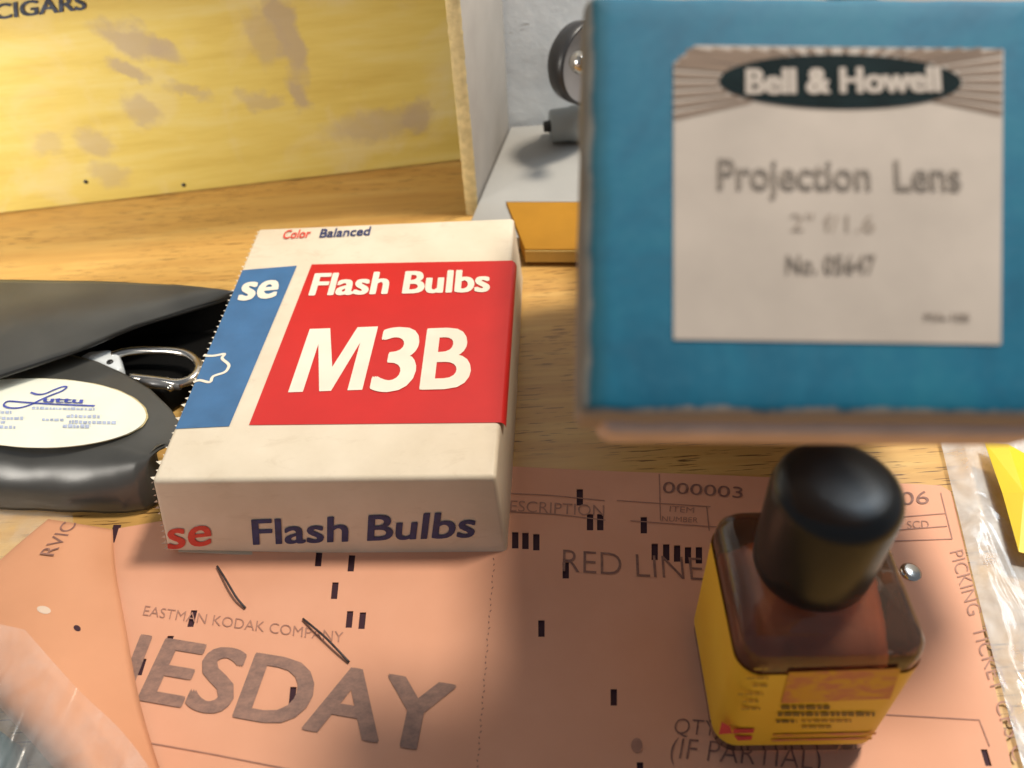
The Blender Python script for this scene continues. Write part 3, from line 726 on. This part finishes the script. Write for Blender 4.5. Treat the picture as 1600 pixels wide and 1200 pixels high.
# ------------------------------------------------------------------ teal lens box leaning on the bottle cap
tilt = math.radians(13)
nL = (-FW*math.cos(tilt)+UP*math.sin(tilt)).normalized()
dep = .138
p0 = EYE+ray(1300, 325)*dep
def lf(px, py, lift=0): return on_plane(px, py, p0, nL)+nL*lift
A, B, Cc, D = lf(905, 652), lf(1712, 658), lf(1706, -16), lf(915, -14)
lens = thing('lens_box', 'worn teal lens box with aged cream label propped above the bottle cap', 'box', A-nL*.03)
exL = (B-A).normalized(); eyL = nL.cross(exL)
WL, HL = (B-A).dot(exL), (D-A).dot(eyL)
def lp_(x, y, z): return A+exL*x+eyL*y+nL*z
skew = (D-A).dot(exL)
def lid(nx=40, ny=34, t=.010, r=.0026):
    vs, fs, at_, ed = [], [], [], []
    # rounded slab: profile rings from rim to face
    rings = [(0, -t), (0, -r)]+[(r*(1-math.cos(q)), -r+r*math.sin(q)) for q in (math.pi*.125, math.pi*.25, math.pi*.375, math.pi*.5)]+[(.006, 0), (.010, 0)]
    def ringpts(ins, z):
        pts = []; rc = .0022; x0, x1, y0, y1 = ins, WL-ins, ins, HL-ins; nseg = 40; cor = 5
        rad = max(rc-ins, .0006)
        segs = [((x0+rad, y0), (x1-rad, y0)), ((x1, y0+rad), (x1, y1-rad)), ((x1-rad, y1), (x0+rad, y1)), ((x0, y1-rad), (x0, y0+rad))]
        cens = [(x1-rad, y0+rad, -90), (x1-rad, y1-rad, 0), (x0+rad, y1-rad, 90), (x0+rad, y0+rad, 180)]
        for (s, e), (cx_, cy_, a0) in zip(segs, cens):
            for i in range(nseg): pts.append((s[0]+(e[0]-s[0])*i/nseg, s[1]+(e[1]-s[1])*i/nseg))
            for i in range(cor):
                a = math.radians(a0+90*i/cor); pts.append((cx_+rad*math.cos(a), cy_+rad*math.sin(a)))
        return [(x, y, z) for x, y in pts]
    R = [ringpts(i, z) for i, z in rings]; n = len(R[0])
    for ring in R:
        for x, y, z in ring:
            j = .00035*mnoise.noise(V((x*140, y*140, z*140)))
            vs.append(lp_(x+skew*y/HL+j, y+j, z)); at_.append((x, y, z)); ed.append((x*1000+z*-300*0, y*1000, 0))
    for i in range(len(R)-1):
        for k in range(n): fs.append((i*n+k, i*n+(k+1) % n, (i+1)*n+(k+1) % n, (i+1)*n+k))
    fs.append(tuple(range((len(R)-1)*n, len(R)*n)))
    return vs, fs, at_, ed
v, f, at_, ed = lid()
lo = mk('lid', v, f, M['lid'], lens, smooth=True, attr=at_)
ea = lo.data.attributes.new('edge', 'FLOAT_VECTOR', 'POINT')
for i, c in enumerate(ed): ea.data[i].vector = c
# base tray
sx, sy, sz0, sz1 = .0018, -.0030, -.0190, -.004
sx, sy = .0010, -.0020; ch = .0048
tr_ = [(sx+ch*.9, sy), (WL-sx-ch*.9, sy), (WL-sx, sy+ch*1.5), (WL-sx, HL-.001), (sx, HL-.001), (sx, sy+ch*1.5)]
v, f = prism([lp_(x+skew*y/HL, y, -.0150) for x, y in tr_], [lp_(x+skew*y/HL, y, -.0040) for x, y in tr_]); mk('base_tray', v, f, M['kraft'], lens, bevel=.0016, seg=4)
# label
LT = .0002
lab = [(1052, 531), (1563, 539), (1567, 78), (1086, 72), (1052, 100)]
pl_ = mk('paper_label', [lf(x, y, LT) for x, y in lab], [(0, 1, 2, 3, 4)], M['label'], lens)
ocx, ocy, orx, ory = 1312, 129, 189, 42
mk('black_oval', [lf(ocx+orx*math.cos(k*math.pi/36), ocy+ory*math.sin(k*math.pi/36)+.01*orx*math.cos(k*math.pi/36), .00042) for k in range(72)], [tuple(range(72))], M['oval_ink'], pl_)
rays = []
ticks = [(1053, y) for y in range(104, 190, 16)]+[(1060+ (96-y), y) for y in (96, 84, 76)]+[(x, 75) for x in range(1112, 1562, 30)]+[(1564, y) for y in range(82, 190, 16)]
for tx, ty in ticks:
    a = math.atan2(ty-ocy, tx-ocx); r1 = math.hypot(tx-ocx, ty-ocy)
    r0 = 1/math.sqrt((math.cos(a)/orx)**2+(math.sin(a)/ory)**2)+2
    if r1 < r0+3: continue
    px_, py_ = -math.sin(a), math.cos(a); h1 = 4.6 if tx in (1053, 1564) else 7; h0 = 3.2
    P = [(ocx+r0*math.cos(a)+px_*h0, ocy+r0*math.sin(a)+py_*h0), (tx+px_*h1, ty+py_*h1), (tx-px_*h1, ty-py_*h1), (ocx+r0*math.cos(a)-px_*h0, ocy+r0*math.sin(a)-py_*h0)]
    rays.append(([lf(x, min(max(y, 75), 190), .00032) for x, y in P], [(0, 1, 2, 3)]))
mk('ray_print', *merge(rays), M['ray_ink'], pl_)
def ltx(s, a, b, c, bold): return text(s, lf(*a, .00034), lf(*b, .00034), lf(*c, .00034), bold)
mk('maker_lettering', *text('Bell & Howell', lf(1166, 149, .00055), lf(1466, 145, .00055), lf(1166, 112, .00055), .055), M['label'], pl_)
mk('title_lettering', *ltx('Projection  Lens', (1122, 296), (1500, 299), (1122, 250), .018), M['grey_ink'], pl_)
mk('number_lettering', *ltx('No. 05647', (1228, 428), (1367, 428), (1228, 400), .012), M['grey_ink'], pl_)
mk('size_lettering', *merge([ltx('2" f/1.6', (1234, 362), (1366, 364), (1234, 336), .0), ltx('MA-105', (1443, 501), (1513, 502), (1443, 490), .02)]), M['pale_ink'], pl_)

# unseen cartons added to shade card and table; the topmost props the lens box
def rear_y(x, z): return p0.y+(-.0150-nL.x*(x-p0.x)-nL.z*(z-p0.z))/nL.y
ya, yb_ = rear_y(.0985, .164)+.0004, rear_y(.165, .164)+.0004
for z0_, z1_, q, lab_ in ((.0005, .0900, [(.060, .236), (.165, .230), (.170, .330), (.065, .336)], 'unseen brown carton added on the table as base of the stack behind the teal lens box'),
                          (.0905, .1550, [(.046, .150), (.158, .143), (.164, .300), (.050, .307)], 'unseen brown carton added mid-stack behind the teal lens box to shade the salmon card and table'),
                          (.1555, .1640, [(.0985, ya), (.165, yb_), (.168, .30), (.1015, .30)], 'unseen flat brown carton added on top of the stack, propping the teal lens box')):
    hc = thing('added_carton', lab_, 'carton', V(((q[0][0]+q[2][0])/2, (q[0][1]+q[2][1])/2, z0_)))
    v, f = hexa([V((*p, z0_)) for p in q]+[V((*p, z1_)) for p in q]); mk('body', v, f, M['brown_card'], hc, bevel=.001)

# ------------------------------------------------------------------ plastic bags, yellow paper, teal lid
def crumple(p, amp, sc=28, sd=0):
    return V((p.x, p.y, p.z+amp*(.5+mnoise.fractal(p*sc+V((sd, sd, 0)), .8, 2.2, 2))))
def bagR(a, b):
    l = lerp([(1462, 660), (1486, 760), (1520, 900), (1566, 1080), (1610, 1240)], b); r = lerp([(1860, 640), (1880, 900), (1900, 1240)], b)
    p = l.lerp(r, a); e = min(1, a*14); return crumple(at(p.x, p.y, .0020), .0055*e+.0006, 17)
v, f = grid(bagR, 60, 70)
tag(mk('plastic_bag', v, f, M['film'], loc=at(1560, 900, .001), smooth=True), 'clear crinkled plastic bag lying right of the salmon card', 'plastic bag', 'clear plastic bags beside the tickets')
def bagL(a, b):
    l = lerp([(-160, 800), (-200, 1000), (-200, 1300)], b); r = lerp([(112, 796), (140, 930), (240, 1100), (300, 1300)], b)
    p = r.lerp(l, a); return crumple(at(p.x, p.y, .0006), .0018*min(1, a*10)+.0002, 30, 5)
def bagT(a, b):
    l = lerp([(-200, 940), (-200, 1120), (-200, 1320)], b); r_ = lerp([(40, 985), (120, 1075), (205, 1160), (300, 1300)], b)
    p = r_.lerp(l, a); return crumple(at(p.x, p.y, .0200), .0022, 22, 9)
v, f = grid(bagT, 40, 40)
tag(mk('plastic_bag', v, f, M['film_dim'], loc=at(60, 1100, .018), smooth=True), 'thin clear plastic bag lying over the lower end of the curled orange card', 'plastic bag', 'clear plastic bags beside the tickets')
v, f = grid(bagL, 50, 60)
tag(mk('plastic_bag', v, f, M['film_dim'], loc=at(0, 1000, .001), smooth=True), 'clear plastic bag lying under the curled orange card', 'plastic bag', 'clear plastic bags beside the tickets')
yp = [(1538, 690), (1575, 694), (1640, 730), (1660, 880), (1592, 862), (1566, 770)]
YP = [at(x, y, z) for (x, y), z in zip(yp, (.011, .013, .011, .010, .010, .012))]
ce = at(1600, 770, .0145)
tag(mk('yellow_paper', YP+[ce], [(i, (i+1) % 6, 6) for i in range(6)], M['yellow_paper'], loc=V((YP[0].x, YP[0].y, .004)), solid=.0004), 'folded bright yellow paper lying on the plastic bag at right', 'paper')
tc = at(-34, 1222, .004); tc.z = .003
v, f = lathe([(0, .012), (.009, .0118), (.0115, .0105), (.0125, .008), (.0128, 0), (0, 0)], tc, up, 40)
tag(mk('teal_cap', v, f, M['teal'], loc=tc, smooth=True), 'round teal plastic cap on the plastic bag beside the curled card', 'cap')
